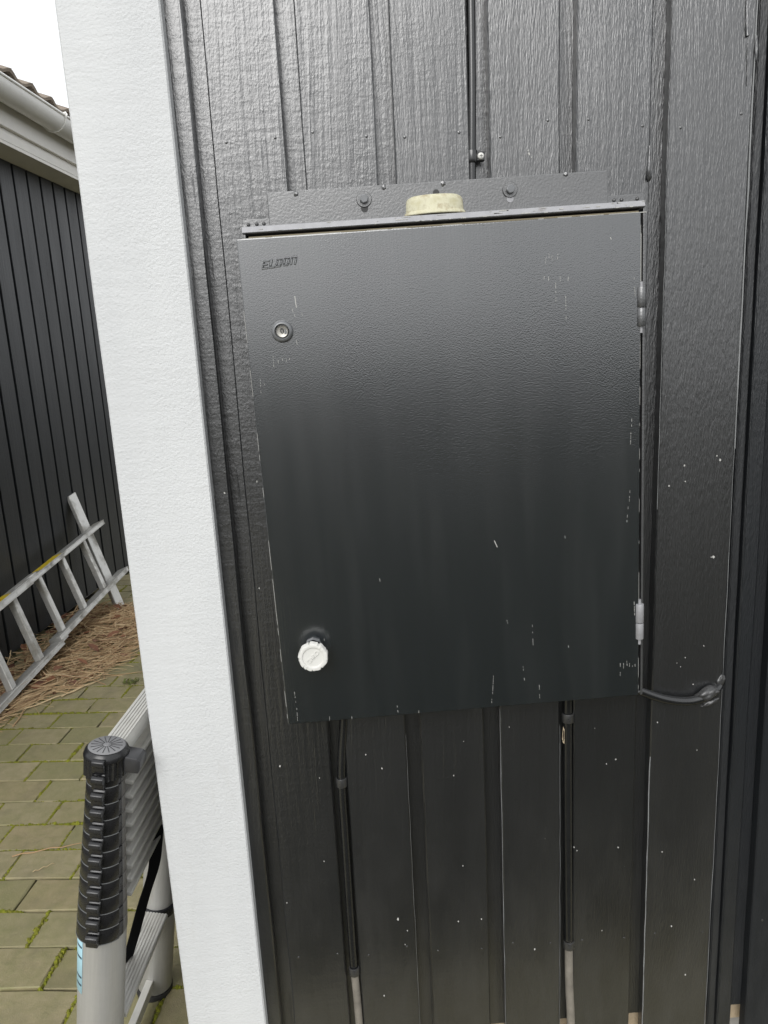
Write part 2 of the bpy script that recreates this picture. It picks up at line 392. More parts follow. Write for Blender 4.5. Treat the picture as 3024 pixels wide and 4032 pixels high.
def rough_board(x0, x1, yb, yf, z0, z1, rnd, cham=0.0022, step=0.11, jit=0.0007):
    """sawn board standing upright: chamfered front edges that wander a little; yf is the front (smaller y)"""
    m = MB(); n = max(2, int((z1 - z0) / step)); o = 0
    for i in range(n + 1):
        z = z0 + (z1 - z0) * i / n
        a = x0 + rnd.uniform(-jit, jit); b = x1 + rnd.uniform(-jit, jit); f = yf + rnd.uniform(-jit, jit) * 0.6
        for x, y in ((a, yb), (a, f + cham), (a + cham, f), (b - cham, f), (b, f + cham), (b, yb)): m.v.append((x, y, z))
    for i in range(n):
        for k in range(6):
            k2 = (k + 1) % 6; m.f.append((i * 6 + k, i * 6 + k2, i * 6 + 6 + k2, i * 6 + 6 + k))
    m.f.append(tuple(range(6))[::-1]); m.f.append(tuple(n * 6 + k for k in range(6)))
    return m

# ------------------------------------------------------------------ ground and paving
PW, PD = 0.2115, 0.1312                      # paver pitch
gm = MB(); gm.add([(-200, -200, -0.009), (200, -200, -0.009), (200, 200, -0.009), (-200, 200, -0.009)], [(0, 1, 2, 3)])
ground = gm.build('ground', 'soil', rot=(0, 0, -YAW)); tag(ground, kind='structure')
def paver_mesh(rnd):
    m = MB(); hx, hy = PW / 2 - 0.0030, PD / 2 - 0.0030; ch = 0.0025
    rings = []
    for (ix, z) in ((0, -0.05), (0, -0.0025), (ch, 0.0)):
        r = []
        for sx, sy in ((-1, -1), (0, -1), (1, -1), (1, 0), (1, 1), (0, 1), (-1, 1), (-1, 0)):
            jx, jy = rnd.uniform(-.0022, .0022), rnd.uniform(-.0022, .0022)
            r.append((sx * (hx - ix) + jx, sy * (hy - ix) + jy, z + (rnd.uniform(-.0008, .0008) if z == 0 else 0)))
        rings.append(r)
    # sides share corner jitter
    rings[0] = [(p[0], p[1], -0.05) for p in rings[1]]
    vs = [p for r in rings for p in r]; fs = []
    for a in range(2):
        for k in range(8):
            k2 = (k + 1) % 8; fs.append((a * 8 + k, a * 8 + k2, a * 8 + 8 + k2, a * 8 + 8 + k))
    vs.append((0, 0, rnd.uniform(-.0012, .0012))); c = 24
    for k in range(8): fs.append((16 + k, 16 + (k + 1) % 8, c))
    m.add(vs, fs); return m
rp = random.Random(3)
pav_raw = [paver_mesh(rp) for _ in range(9)]
pav_me = [m.mesh('paver', 'paver', smooth=25) for m in pav_raw]
rest = MB()
row0 = 1.156 - 20 * PD
for j in range(-14, 76):
    y = row0 + j * PD + PD / 2
    off = 0.0 if (j - 20) % 2 == 0 else PW / 2
    for i in range(-12, 26):
        x = -1.308 + off + i * PW + PW / 2
        if x < -2.16 or x > 3.4 or y > 7.2: continue
        wx = yard((x, y, 0))
        if wx.x > -0.36 and wx.y > 0.08: continue               # the house stands here
        if x > -0.60 and y < -0.25: continue                     # unseen bare soil added in place of pavers to cut bounce onto the wall
        tilt = (rp.gauss(0, .006), rp.gauss(0, .006), rp.gauss(0, .006)); dz = rp.gauss(0, .0012)
        near = -2.16 < x < -0.52 and -0.05 < y < 3.75 and (x < -0.80 or y < 0.5)
        if near:
            inst('paver', rp.choice(pav_me), ground, (x, y, dz), tilt)
        else:
            k = rp.choice(pav_raw); mt = Matrix.Translation((x, y, dz)) @ Matrix.Rotation(tilt[0], 4, 'X') @ Matrix.Rotation(tilt[1], 4, 'Y')
            rest.add([mt @ Vector(v) for v in k.v], k.f)
tag(rest.build('pavers', 'paver', ground, smooth=25), 'more of the same concrete block paving', kind='stuff')

# moss in the joints
rm = random.Random(11); moss = MB()
from mathutils import noise as mnoise
def moss_clump(x, y, z, r):
    a = rm.uniform(0, 6.28); vs = []
    for k in range(5):
        g = a + k * 1.2566; q = r * rm.uniform(.7, 1.25); vs.append((x + math.cos(g) * q, y + math.sin(g) * q, z - .004))
    for k in range(5):
        g = a + k * 1.2566 + .5; q = r * rm.uniform(.35, .65); vs.append((x + math.cos(g) * q, y + math.sin(g) * q, z + r * rm.uniform(.25, .6)))
    fs = [(k, (k + 1) % 5, 5 + (k + 1) % 5, 5 + k) for k in range(5)] + [tuple(range(5, 10))]
    moss.add(vs, fs)
for j in range(-2, 50):
    y = row0 + j * PD; off = 0.0 if (j - 20) % 2 == 0 else PW / 2
    if y < -0.1 or y > 3.6: continue
    x = -2.15
    while x < -0.6:
        d = mnoise.noise(Vector((x * 3.1, y * 3.7, 1.7))) + 0.35 * mnoise.noise(Vector((x * 17, y * 17, 4)))
        if d > -0.02: moss_clump(x, y + rm.gauss(0, .0022), -.0035 + max(0, d) * .007, rm.uniform(.003, .006) * (1 + max(0, d)))
        elif rm.random() < .2: moss_clump(x, y + rm.gauss(0, .0018), -.009, rm.uniform(.002, .004))
        x += rm.uniform(.0035, .008)
    for i in range(-6, 6):
        xx = -1.308 + off + i * PW
        if xx < -2.15 or xx > -0.6: continue
        t = 0.0; st = mnoise.noise(Vector((xx * 5, y * 5, 9))) + .12
        while t < PD:
            d = st + 0.5 * mnoise.noise(Vector((xx * 9, (y + t) * 13, 2)))
            if d > -.1: moss_clump(xx + rm.gauss(0, .0026), y + t, -.0035 + max(0, d) * .008, rm.uniform(.0035, .007) * (1 + max(0, d) * 1.1))
            t += rm.uniform(.003, .007)
tag(moss.build('moss', 'moss', rot=(0, 0, -YAW)), 'bright green moss growing in the paving joints', 'moss', kind='stuff')

# ------------------------------------------------------------------ house: black boards, white corner board
house = thing('house', 'house wall clad in glossy black upright boards with white corner board', 'house')
rb = random.Random(5)
ZT = 2.75
fronts = [(-0.345, -0.329), (-0.302, -0.191), (-0.163, -0.049), (-0.021, 0.096), (0.127, 0.239), (0.265, 0.383), (0.411, 0.5435)]
xx = 0.628
while xx < 1.9:
    fronts.append((xx, xx + 0.118)); xx += 0.1445
fronts[0] = (-0.480, -0.329)
for (a, b) in fronts: rough_board(a, b, 0.0215, 0.0, 0.062, ZT, rb).build('board', 'boards' if a < .6 else 'matte_boards', house)
prevb = None
for (a, b), (c_, d_) in zip(fronts[:-1], fronts[1:]):
    rough_board(b - 0.018, c_ + 0.018, 0.044, 0.0225, 0.114, ZT, rb, 0.001).build('under_board', 'under' if b < .5 else 'matte_boards', house)
rough_board(0.5550, 0.5720, 0.0218, 0.0150, 0.062, ZT, rb, 0.003).build('trim_strip', 'satin_boards', house); rough_board(0.5735, 0.602, 0.0218, 0.0085, 0.062, ZT, rb, 0.003).build('trim_strip', 'satin_boards', house)
MB().box(-0.46, 1.95, 0.046, 0.070, 0.055, 0.140).build('batten', 'raw_wood', house)
MB().box(-0.46, 1.95, 0.072, 3.0, 0.0, 0.30).build('plinth', 'concrete', house)
MB().box(-0.44, 1.95, 0.075, 3.0, 0.302, ZT).build('wall_core', 'dark_in', house)
wf = rough_board(-0.5055, -0.3545, -0.001, -0.0245, 0.085, ZT + .02, rb, 0.0025, 0.16, 0.0006).build('corner_board', 'white', house)
rough_board(-0.5045, -0.4815, 0.110, 0.0, 0.085, ZT + .02, rb, 0.001).build('corner_board', 'white', house)
yy = 0.115
while yy < 2.9:
    MB().box(-0.4805, -0.461, yy, yy + .118, .105, ZT).build('side_board', 'boards', house, bevel=.002)
    yy += .1445
MB().box(-0.4605, -0.4405, .112, 3.0, .13, ZT).build('side_wall', 'under', house)
for pts, r in (([(.5256, -.0015, 2.10), (.5262, -.0015, 1.98), (.5285, -.002, 1.946), (.529, -.003, 1.939)], [.0016, .0018, .0022, .0028]),
               ([(.531, -.0008, 1.93), (.5325, -.0008, 1.90), (.533, -.0008, 1.87)], [.0010, .0014, .0004]),
               ([(.3815, -.001, 1.79), (.3810, -.0015, 1.765), (.3808, -.0025, 1.742), (.3808, -.002, 1.737)], [.0012, .0028, .0046, .0015]),
               ([(.5445, -.001, 1.94), (.5446, -.0012, 1.92), (.5447, -.001, 1.905)], [.0008, .0032, .001])):
    MB().tube(pts, r, 8).build('paint_drip', 'boards', house, smooth=60)
# pale arrises: edge highlights put into the colour, along with worn, thin paint
for x0, za, zb, r in ((.5438, 2.74, 1.30, .0017), (.5438, 1.30, .07, .0006), (.1272, .84, .07, .0007), (.4113, 1.70, 1.20, .0006), (.4113, .72, .07, .0011), (-.0488, .80, .07, .0003), (.2392, .80, .07, .0004)):
    n_ = 24; pp = [(x0 + rb.gauss(0, .0003), .0006, za + (zb - za) * i / n_) for i in range(n_ + 1)]
    MB().tube(pp, [r * rb.uniform(.55, 1.15) for _ in pp], 6).build('lit_worn_edge', 'edge_lit_worn', house, smooth=60)
# nail heads, and flecks of bare primer on the boards
SP = [(0.19, 1.7865, 7), (0.1886, 1.7912, 4), (0.1936, 1.7809, 3), (0.5185, 1.282, 6), (0.5125, 1.2888, 4), (0.5151, 1.108, 7), (0.5109, 1.1074, 3), (0.4879, 0.8637, 3), (0.4559, 0.9083, 2), (0.4631, 0.9005, 2), (0.4305, 1.2407, 4), (0.4711, 0.9182, 3), (0.5047, 0.9386, 3), (0.4561, 1.2759, 5), (0.4588, 1.2472, 3), (0.4231, 0.7914, 4), (0.144, 0.8025, 3), (-0.0964, 0.735, 4), (0.0375, 0.7102, 3), (-0.0646, 0.3774, 4), (-0.0816, 0.4056, 6), (-0.0706, 0.3457, 3), (-0.118, 0.229, 4), (-0.2173, 0.547, 3), (-0.2951, 0.4609, 3), (0.3531, 0.5305, 4), (0.4403, 0.5131, 4), (0.5073, 0.4449, 4), (0.5004, 0.7282, 3), (0.4644, 0.3416, 5), (0.3454, 0.7206, 4), (0.3278, 0.7122, 3), (0.2667, 0.5376, 4), (0.2722, 0.53, 3), (0.0368, 0.3899, 4), (0.0827, 0.3912, 4), (0.0495, 0.5146, 3), (0.497, 0.2226, 4), (0.3236, 0.3431, 3), (-0.2928, 1.1015, 4), (-0.2803, 1.2905, 4), (-0.3367, 1.2738, 5), (-0.2847, 0.7542, 5), (-0.2396, 0.8401, 3), (-0.2138, 0.7248, 3), (-0.1249, 0.7658, 4), (0.1882, 0.3116, 5), (0.6505, 1.3864, 8)]
for _ in range(8):
    a, b = rb.choice(fronts[1:8]); SP.append((rb.uniform(a + .004, b - .004), rb.uniform(.13, 1.0) if rb.random() < .8 else rb.uniform(1, 2), rb.choice((1, 1, 1.5, 2))))
ch = MB()
for (x, z, s_) in SP:
    r = s_ * 0.00034; n = 6; a0 = rb.uniform(0, 6)
    poly = [(x + r * rb.uniform(.5, 1.2) * math.cos(a0 + k * 1.047), z + r * rb.uniform(.6, 1.7) * math.sin(a0 + k * 1.047)) for k in range(n)]
    ch.prism(poly, -0.0009, 0.001, 'y')
tag(ch.build('paint_flecks', 'chip', house), 'pale flecks of bare primer', kind='stuff')
nail = MB().lathe([(0, .0007), (.0015, .0007), (.0024, .0002), (.0026, -.001)], 10, 'y').mesh('nail_head', 'boards', smooth=50)
for (a, b) in fronts[1:8]:
    for z in (1.822, .33):
        for fx in (.16, .86):
            inst('nail_head', nail, house, (a + (b - a) * fx + rb.uniform(-.004, .004), -.0002, z + rb.uniform(-.012, .012)))

# ------------------------------------------------------------------ cables on the wall
def cable(name, label, pts, r, mat='cable', group='cables fixed to the black wall'):
    o = thing(name, label, 'cable', (pts[-1][0], pts[-1][1], pts[-1][2]), (0, 0, 0), group)
    q = [(p[0] - pts[-1][0], p[1] - pts[-1][1], p[2] - pts[-1][2]) for p in pts]
    return o, q
def smooth_path(pts, n=8):
    out = []; P = [Vector(p) for p in pts]
    for i in range(len(P) - 1):
        p0, p1, p2, p3 = P[max(i - 1, 0)], P[i], P[i + 1], P[min(i + 2, len(P) - 1)]
        for k in range(n):
            t = k / n; out.append(0.5 * ((2 * p1) + (p2 - p0) * t + (2 * p0 - 5 * p1 + 4 * p2 - p3) * t * t + (3 * p1 - p0 - 3 * p2 + p3) * t ** 3))
    out.append(P[-1]); return out
def saddle_clip(parent, x, y, z, r, side, mat, screw):
    """plastic saddle over the cable with a tab and a screw"""
    m = MB(); n = 12; ring = []
    for k in range(n + 1):
        g = math.pi + math.pi * k / n; ring.append((math.cos(g), math.sin(g)))
    outer = [(x + a * (r + .0022), y + b * (r + .0022)) for a, b in ring]; inner = [(x + a * r * 1.01, y + b * r * 1.01) for a, b in ring]
    m.prism(outer + inner[::-1], z - .009, z + .009, 'z')
    c = m.build('clip', mat, parent, smooth=40, bevel=.0006)
    if side:
        cx = x + side * (r + .0075)
        MB().box(min(x + side * r, cx + side * .006), max(x + side * r, cx + side * .006), y - .0030, y + .004, z - .0075, z + .0075).build('clip_tab', mat, c, bevel=.002)
        if screw:
            s_ = MB().lathe([(0, .0026), (.0022, .0026), (.0046, .0016), (.0052, 0), (.0052, -.004)], 16, 'y', (cx - side * .0005, y - .0045, z)).build('screw', screw, c, smooth=50)
            MB().box(cx - side * .0005 - .0024, cx - side * .0005 + .0024, y - .00742, y - .0070, z - .0004, z + .0004).box(cx - side * .0005 - .0004, cx - side * .0005 + .0004, y - .00744, y - .0070, z - .0024, z + .0024).build('screw_slot', 'dark_in', c)
    return c
pts = [(.1075, .0085, 2.74), (.1060, .0080, 2.2), (.1047, .0070, 2.0), (.1030, .0068, 1.88), (.1008, .0070, 1.80), (.0998, .0075, 1.745)]
o, q = cable('cable', 'black round cable running up the groove above the grey cabinet', pts, .0062)
MB().tube(smooth_path(q), .0064, 14).build('sheath', 'cable', o, smooth=60)
saddle_clip(o, .1005 - pts[-1][0], .0070 - pts[-1][1], 1.787 - pts[-1][2], .0066, 1, 'cable', 'knob')

pts = [(-.1560, .006, .93), (-.1600, .004, .85), (-.1690, .003, .77), (-.1735, .003, .70), (-.1738, .004, .60), (-.1744, .004, .45), (-.1746, .004, .30), (-.1725, .003, .20), (-.1720, .004, .03)]
o, q = cable('cable', 'cable below the left side of the cabinet, its foot bare and grey', pts, .008)
qs = smooth_path(q); zc = .292 - pts[-1][2]
up = [p for p in qs if p.z > zc]; lo = [p for p in qs if p.z <= zc]
MB().tube(up + [lo[0]], .0079, 12).build('sheath', 'cable', o, smooth=60); MB().tube([up[-1]] + lo, .0078, 12).build('bare_sheath', 'cable_bare', o, smooth=60)
for z, xx in ((.712, -.1735), (.292, -.1746)): saddle_clip(o, xx - pts[-1][0], .0035 - pts[-1][1], z - pts[-1][2], .0084, 0, 'sealant', None)
pts = [(.2545, .005, .93), (.2548, .005, .84), (.2555, .005, .67), (.257, .005, .47), (.2584, .005, .31), (.2595, .004, .22), (.2627, .003, .13), (.2640, .004, .03)]
o, q = cable('cable', 'cable below the right side of the cabinet, its foot bare and grey', pts, .008)
qs = smooth_path(q); zc = .312 - pts[-1][2]
up = [p for p in qs if p.z > zc]; lo = [p for p in qs if p.z <= zc]
MB().tube(up + [lo[0]], .0084, 12).build('sheath', 'cable', o, smooth=60); MB().tube([up[-1]] + lo, .0084, 12).build('bare_sheath', 'cable_bare', o, smooth=60)
for z, xx in ((.812, .2549), (.314, .2583)): saddle_clip(o, xx - pts[-1][0], .005 - pts[-1][1], z - pts[-1][2], .0090, 0, 'sealant', None)
spl = MB()
for k in range(5):
    x = .2445 + rb.uniform(-.001, .001); z = .765 + k * .005
    spl.prism([(x - .001, z), (x + .002, z - .004), (x + .0022, z + .006), (x, z + .011)], -.0025, -.0003, 'y')
spl.build('splinter', 'raw_wood', house)
pts = [(.33, -.020, .895), (.375, -.018, .870), (.4252, -.013, .8462), (.4688, -.0115, .8366), (.500, -.011, .8400), (.525, -.008, .8500), (.545, .010, .8600)]
o, q = cable('cable', 'short cable bending from the cabinet corner into the right hand groove', pts, .008)
MB().tube(smooth_path(q), .0080, 14).build('sheath', 'cable', o, smooth=60)
def blob(cx, cy, cz, rx, ry, rz, seed, rot=0):
    bm = bmesh.new(); bmesh.ops.create_icosphere(bm, subdivisions=3, radius=1)
    for v in bm.verts:
        n = mnoise.noise(v.co * 1.7 + Vector((seed, 0, 0))) * .38 + mnoise.noise(v.co * 5 + Vector((0, seed, 0))) * .15
        p = v.co * (1 + n); p = Vector((p.x * rx, p.y * ry, p.z * rz)); p = Matrix.Rotation(rot, 3, 'Y') @ p; v.co = p + Vector((cx, cy, cz))
    m = MB(); m.v = [tuple(v.co) for v in bm.verts]; m.f = [tuple(v.index for v in f.verts) for f in bm.faces]; bm.free(); return m
bx, by, bz = pts[-1]
bl = blob(.508 - bx, -.011 - by, .8475 - bz, .024, .010, .011, 3, R(-25)); b2 = blob(.520 - bx, -.002 - by, .826 - bz, .016, .006, .006, 8, R(-25)); b3 = blob(.5395 - bx, .000 - by, .866 - bz, .007, .004, .013, 5, R(20))
for m_ in (b2, b3): bl.add(m_.v, m_.f)
bl.build('sealant', 'sealant', o, smooth=60)

# ------------------------------------------------------------------ the steel cabinet
CX, CZ = 0.04594, 1.27599
cab = thing('meter_cabinet', 'dark grey painted steel cabinet hung slightly askew on the black wall', 'cabinet', (CX, 0, CZ), (0, R(-1.05), 0))
hb = MB()
hb.box(-.296, .318, -.020, -.002, -.401, .408)
hb.box(-.300, -.2962, -.045, -.002, -.405, .410).box(.3182, .3222, -.045, -.002, -.409, .410)
hb.box(-.2960, .3180, -.045, -.002, -.4055, -.4012)
hb.build('housing', 'plate', cab, bevel=.0008)
MB().box(-.292, .312, -.043, -.0205, .3960, .4060).build('gasket', 'gasket', cab)
# rain lip over the door: a folded edge whose face leans back to the sky
MB().prism([(-.002, .4105), (-.0470, .4105), (-.0490, .4118), (-.0445, .4205), (-.002, .4235)], -.3010, .3205, 'x').build('rain_lip', 'steel', cab, bevel=.0006)
MB().box(-.3035, .3320, -.0120, -.0015, .4238, .4362).build('mounting_rail', 'plate', cab, bevel=.001)
rv = MB().lathe([(0, .0025), (.0018, .0022), (.0028, .0010), (.0030, -.001)], 10, 'y').mesh('rivet', 'sealant', smooth=60)
for x in (-.294, -.281, -.270, .284, .296, .321): inst('rivet', rv, cab, (x, -.0121, .4285))
pl = MB().box(-.2612, .2733, -.0155, -.0012, .4237, .4733).build('mounting_plate', 'plate', cab, bevel=.0015)
hx = [(math.cos(R(60 * k + 12)) * .0072, math.sin(R(60 * k + 12)) * .0072) for k in range(6)]
for x in (-.1112, .1178):
    MB().lathe([(0, .0025), (.0112, .0025), (.0120, .0012), (.0120, -.001)], 20, 'y', (x, -.0157, .4538)).build('washer', 'plate', pl, smooth=40)
    MB().prism([(x + a, .4538 + b) for a, b in hx], -.0250, -.0183, 'y').build('bolt_head', 'bezel', pl, bevel=.0012)
    sl = [(x + .0055 * math.cos(R(a)), .4405 + .0055 * math.sin(R(a))) for a in range(180, 361, 20)] + [(x + .0055, .445), (x - .0055, .445)]
    MB().prism(sl, -.0163, -.0150, 'y').build('bolt_slot', 'dark_in' if x < 0 else 'steel', pl)
for x, z in ((-.216, .4695), (-.0793, .4708), (.0135, .4705), (.2068, .4722)):
    blob(x, -.0155, z - .001, .0036, .0020, .0042, x * 50, 0).build('paint_lump', 'plate', pl, smooth=60)
MB().lathe([(0, .0004), (.0040, .0006), (.0052, .0004)], 14, 'y', (.0018, -.0156, .4565)).build('screw_hole', 'dark_in', pl)
# yellowed half-round plastic cover standing on the lip
cp = MB().lathe([(0, .4235), (.0475, .4235), (.0485, .4245), (.0475, .4275), (.0455, .4290), (.0445, .4440), (.0425, .4485), (.0370, .4515), (.020, .4525), (0, .4527)], 28, 'z', (-.0016, -.0150, 0), 180, 360)
cp.v = [(x_, -.0150 + (y_ + .0150) * .55, z_) for x_, y_, z_ in cp.v]
cp.build('cover_cap', 'cap', cab, smooth=35)
# door
DH, DW, DY = .4014, .3090, -.0600
door = MB().box(-DW, DW, DY, -.0460, -DH, DH).build('door', 'door', cab, bevel=.0016, seg=3)
lc = MB(); rcl = random.Random(4)
for _ in range(46):
    x = rcl.uniform(-.10, .318) if rcl.random() < .8 else rcl.uniform(-.29, .3); l = rcl.choice((.002, .003, .006, .014)); zz_ = rcl.choice((.4112, .4118, .4150, .4185))
    t_ = (zz_ - .4118) / .0087; yy_ = -.0490 + .0045 * max(0, t_)
    lc.box(x, min(.320, x + l), yy_ - .0006, yy_ + .001, zz_, zz_ + rcl.uniform(.0006, .0014))
tag(lc.build('lip_chips', 'chip', cab), 'pale chips along the rain lip', kind='stuff')
# raised maker's lettering ELDON, heavy slanted blocks
def letters():
    m = MB(); H = .0132; x = 0.0; sh = .30; t = .0024; W = .0098
    def poly(ps, x0):
        m.prism([(-.2755 + x0 + px * W + sh * pz * H, .3553 + x0 * .085 + pz * H) for px, pz in ps], DY - .0016, DY + .0010, 'y')
    E_ = [[(0, 0), (1.0, 0), (1.0, .22), (0, .22)], [(0, .39), (.85, .39), (.85, .61), (0, .61)], [(0, .78), (1, .78), (1, 1), (0, 1)], [(0, .221), (.32, .221), (.32, .389), (0, .389)], [(0, .611), (.32, .611), (.32, .779), (0, .779)]]
    L_ = [[(0, 0), (.95, 0), (.95, .24), (0, .24)], [(0, .241), (.42, .241), (.42, 1), (0, 1)]]
    D_ = [[(0, 0), (.9, 0), (1, .22), (0, .22)], [(0, .78), (1, .78), (.9, 1), (0, 1)], [(0, .221), (.36, .221), (.36, .779), (0, .779)], [(.66, .221), (1, .221), (1, .779), (.66, .779)]]
    O_ = [[(.1, 0), (.9, 0), (1, .22), (0, .22)], [(0, .78), (1, .78), (.9, 1), (.1, 1)], D_[2], D_[3]]
    N_ = [[(0, 0), (.36, 0), (.36, .749), (0, .749)], [(.66, 0), (1, 0), (1, .749), (.66, .749)], [(0, .75), (1, .75), (.92, 1), (0, 1)]]
    for i, L in enumerate((E_, L_, D_, O_, N_)):
        x0 = (0, .0108, .0205, .0318, .0430)[i]
        for p in L: poly(p, x0)
    return m
letters().build('maker_lettering', 'door', door, bevel=.0008, seg=1)
# lock
lk = (-.2530, DY, .2620)
lock = MB().lathe([(.0163, -.0005), (.0168, .0020), (.0160, .0052), (.0138, .0082), (.0118, .0086), (.0112, .0078), (.0110, .0040)], 40, 'y', lk).build('lock', 'bezel', door, smooth=50)
MB().lathe([(0, .0052), (.0070, .0052), (.0085, .0058), (.0096, .0050), (.0100, .0020)], 32, 'y', lk).build('lock_cylinder', 'lockm', lock, smooth=50)
kh = MB().prism([(lk[0] + .0030 * math.cos(R(a)), lk[2] + .0006 + (.0046 if 0 <= a <= 180 else .0040) * math.sin(R(a))) for a in range(0, 360, 24)], DY - .00575, DY - .0050, 'y')
kh.build('keyhole', 'dark_in', lock)
MB().box(lk[0] - .0006, lk[0] + .0006, DY - .0066, DY - .0055, lk[2] - .0022, lk[2] + .0026).build('key_blade', 'lockm', lock)
MB().prism([(lk[0] + .0045, lk[2] + .0048), (lk[0] + .0078, lk[2] - .0030), (lk[0] + .0030, lk[2] - .0044)], DY - .0060, DY - .0050, 'y').build('lock_mark', 'bezel', lock)
# knob
kx, kz = -.2513, -.2590
kn = MB().lathe([(.0150, -.001), (.0150, .006), (.0138, .008)], 8, 'y', (kx, DY, kz)).lathe([(.0098, .006), (.0098, .026)], 20, 'y', (kx, DY, kz)).build('knob_stem', 'bezel', door, smooth=30)
kz2 = -.2655
N_ = 96; prof_r = []
for k in range(N_):
    g = 360.0 * k / N_; lob = abs(math.sin(R(g * 4.5 + 20))); prof_r.append(.0240 + .0012 * lob - (.0022 if (g + 20) % 40 < 4 else 0))
km = MB()
rings = [(.90, .024), (1.0, .0262), (1.0, .0345), (.955, .0372), (.86, .0378), (.72, .0372), (.68, .0350)]
for rr, h in rings:
    for k in range(N_):
        g = R(360.0 * k / N_); r = prof_r[k] * rr if rr > .8 else .0248 * rr
        km.v.append((kx + r * math.cos(g), DY - h, kz2 + r * math.sin(g)))
for a in range(len(rings) - 1):
    for k in range(N_): km.f.append((a * N_ + k, a * N_ + (k + 1) % N_, (a + 1) * N_ + (k + 1) % N_, (a + 1) * N_ + k))
km.f.append(tuple(range((len(rings) - 1) * N_, len(rings) * N_))); km.f.append(tuple(range(N_))[::-1])
knob = km.build('knob', 'knob', door, smooth=40)
tm = text_mesh('GARO', .0098, .0007, 'knob', 0, .00015)
to = inst('knob_lettering', tm, knob, (kx, DY - .0356, kz2), (R(90), R(-45), 0))
for a in (45, 225):
    g = R(a); cx_, cz_ = kx + .0208 * math.cos(g), kz2 + .0208 * math.sin(g); d_ = Vector((-math.sin(g), 0, math.cos(g)))
    for off in (-.0030, 0.0028):
        c0 = Vector((cx_, DY - .0380, cz_)) + d_ * off
        MB().obar(c0 - Vector((math.cos(g), 0, math.sin(g))) * .003, c0 + Vector((math.cos(g), 0, math.sin(g))) * .003, d_, .0005, .0004).build('knob_mark', 'knob', knob)
# hinges
for z0, zm, z1, mt in ((.2313, .2600, .2911, 'plate'), (-.2954, -.2660, -.2318, 'steel')):
    h = MB().tube([(.3105, -.0585, zm + .0008), (.3105, -.0585, z1)], .0072, 16).build('hinge', mt, cab, smooth=40, bevel=.0008)
    MB().tube([(.3105, -.0585, z0), (.3105, -.0585, zm - .0008)], .0070, 16).build('knuckle', mt, h, smooth=40, bevel=.0008)
    MB().tube([(.3105, -.0585, z0 - .010), (.3105, -.0585, z1 + .008)], .0028, 10).build('hinge_pin', 'steel', h, smooth=40)
    MB().box(.3110, .3180, -.0555, -.0458, z0 + .002, z1 - .002).build('hinge_leaf', mt, h)
# chipped paint on the door
LN = [(-0.2288, 0.3131, -0.2283, 0.2965), (-0.2348, 0.2956, -0.2339, 0.29), (-0.2321, 0.2864, -0.2317, 0.2829), (-0.2205, 0.2877, -0.2202, 0.2835), (-0.2712, 0.2254, -0.2719, 0.2041), (-0.2636, 0.2284, -0.2643, 0.2142), (-0.2572, 0.2208, -0.2575, 0.2102), (-0.2511, 0.2239, -0.2517, 0.2026), (-0.2459, 0.225, -0.2467, 0.2165), (-0.2949, 0.1914, -0.2958, 0.1698), (-0.2888, 0.1945, -0.2896, 0.1802), (-0.2329, 0.2474, -0.2322, 0.2403), (0.0644, -0.0994, 0.0686, -0.1109), (0.1658, 0.3499, 0.1656, 0.3417), (0.1702, 0.3516, 0.1705, 0.3346), (0.1614, 0.3454, 0.1597, 0.3353), (0.1795, 0.349, 0.1786, 0.3395), (0.1752, 0.3151, 0.1751, 0.2721), (0.1644, 0.3158, 0.1642, 0.3103), (0.1579, 0.3169, 0.157, 0.3122), (0.1824, 0.3153, 0.1823, 0.3064), (0.1954, 0.3138, 0.1946, 0.3083), (0.1906, 0.285, 0.1908, 0.25), (0.2616, 0.3674, 0.2624, 0.3647), (0.2986, 0.3056, 0.3002, 0.2777), (-0.2921, -0.3412, -0.2914, -0.3674), (-0.291, -0.3718, -0.2918, -0.3964), (0.0537, -0.3417, 0.0508, -0.3764), (0.0499, -0.3764, 0.0483, -0.3983), (-0.1169, -0.3832, -0.1162, -0.3965), (0.1241, -0.2537, 0.1246, -0.2963), (0.0806, -0.2416, 0.0827, -0.2502), (0.1059, -0.329, 0.1076, -0.3552), (0.1334, -0.3663, 0.1336, -0.3927), (0.2766, -0.3337, 0.2765, -0.3633), (0.2823, -0.3333, 0.2823, -0.3489), (0.288, -0.3347, 0.2888, -0.3452), (0.2929, -0.3351, 0.2929, -0.3473), (0.2986, -0.3356, 0.2978, -0.3529), (0.3027, -0.3377, 0.3027, -0.3464), (0.2956, 0.0863, 0.2949, 0.0676), (0.2942, 0.0639, 0.2935, 0.0435), (0.2929, -0.0321, 0.2914, -0.0555), (0.2899, -0.0593, 0.2876, -0.0869), (0.3006, -0.2267, 0.3015, -0.252), (-0.2357, -0.3927, -0.2363, -0.3997), (-0.1972, -0.3962, -0.1976, -0.4005), (-0.0796, -0.3955, -0.0801, -0.4000), (0.1859, -0.2973, 0.1866, -0.3059), (0.1828, -0.0945, 0.1834, -0.1065), (-0.1311, -0.1495, -0.1307, -0.1544), (-0.2329, -0.2483, -0.2324, -0.2517)]
cm = MB(); rc = random.Random(9)
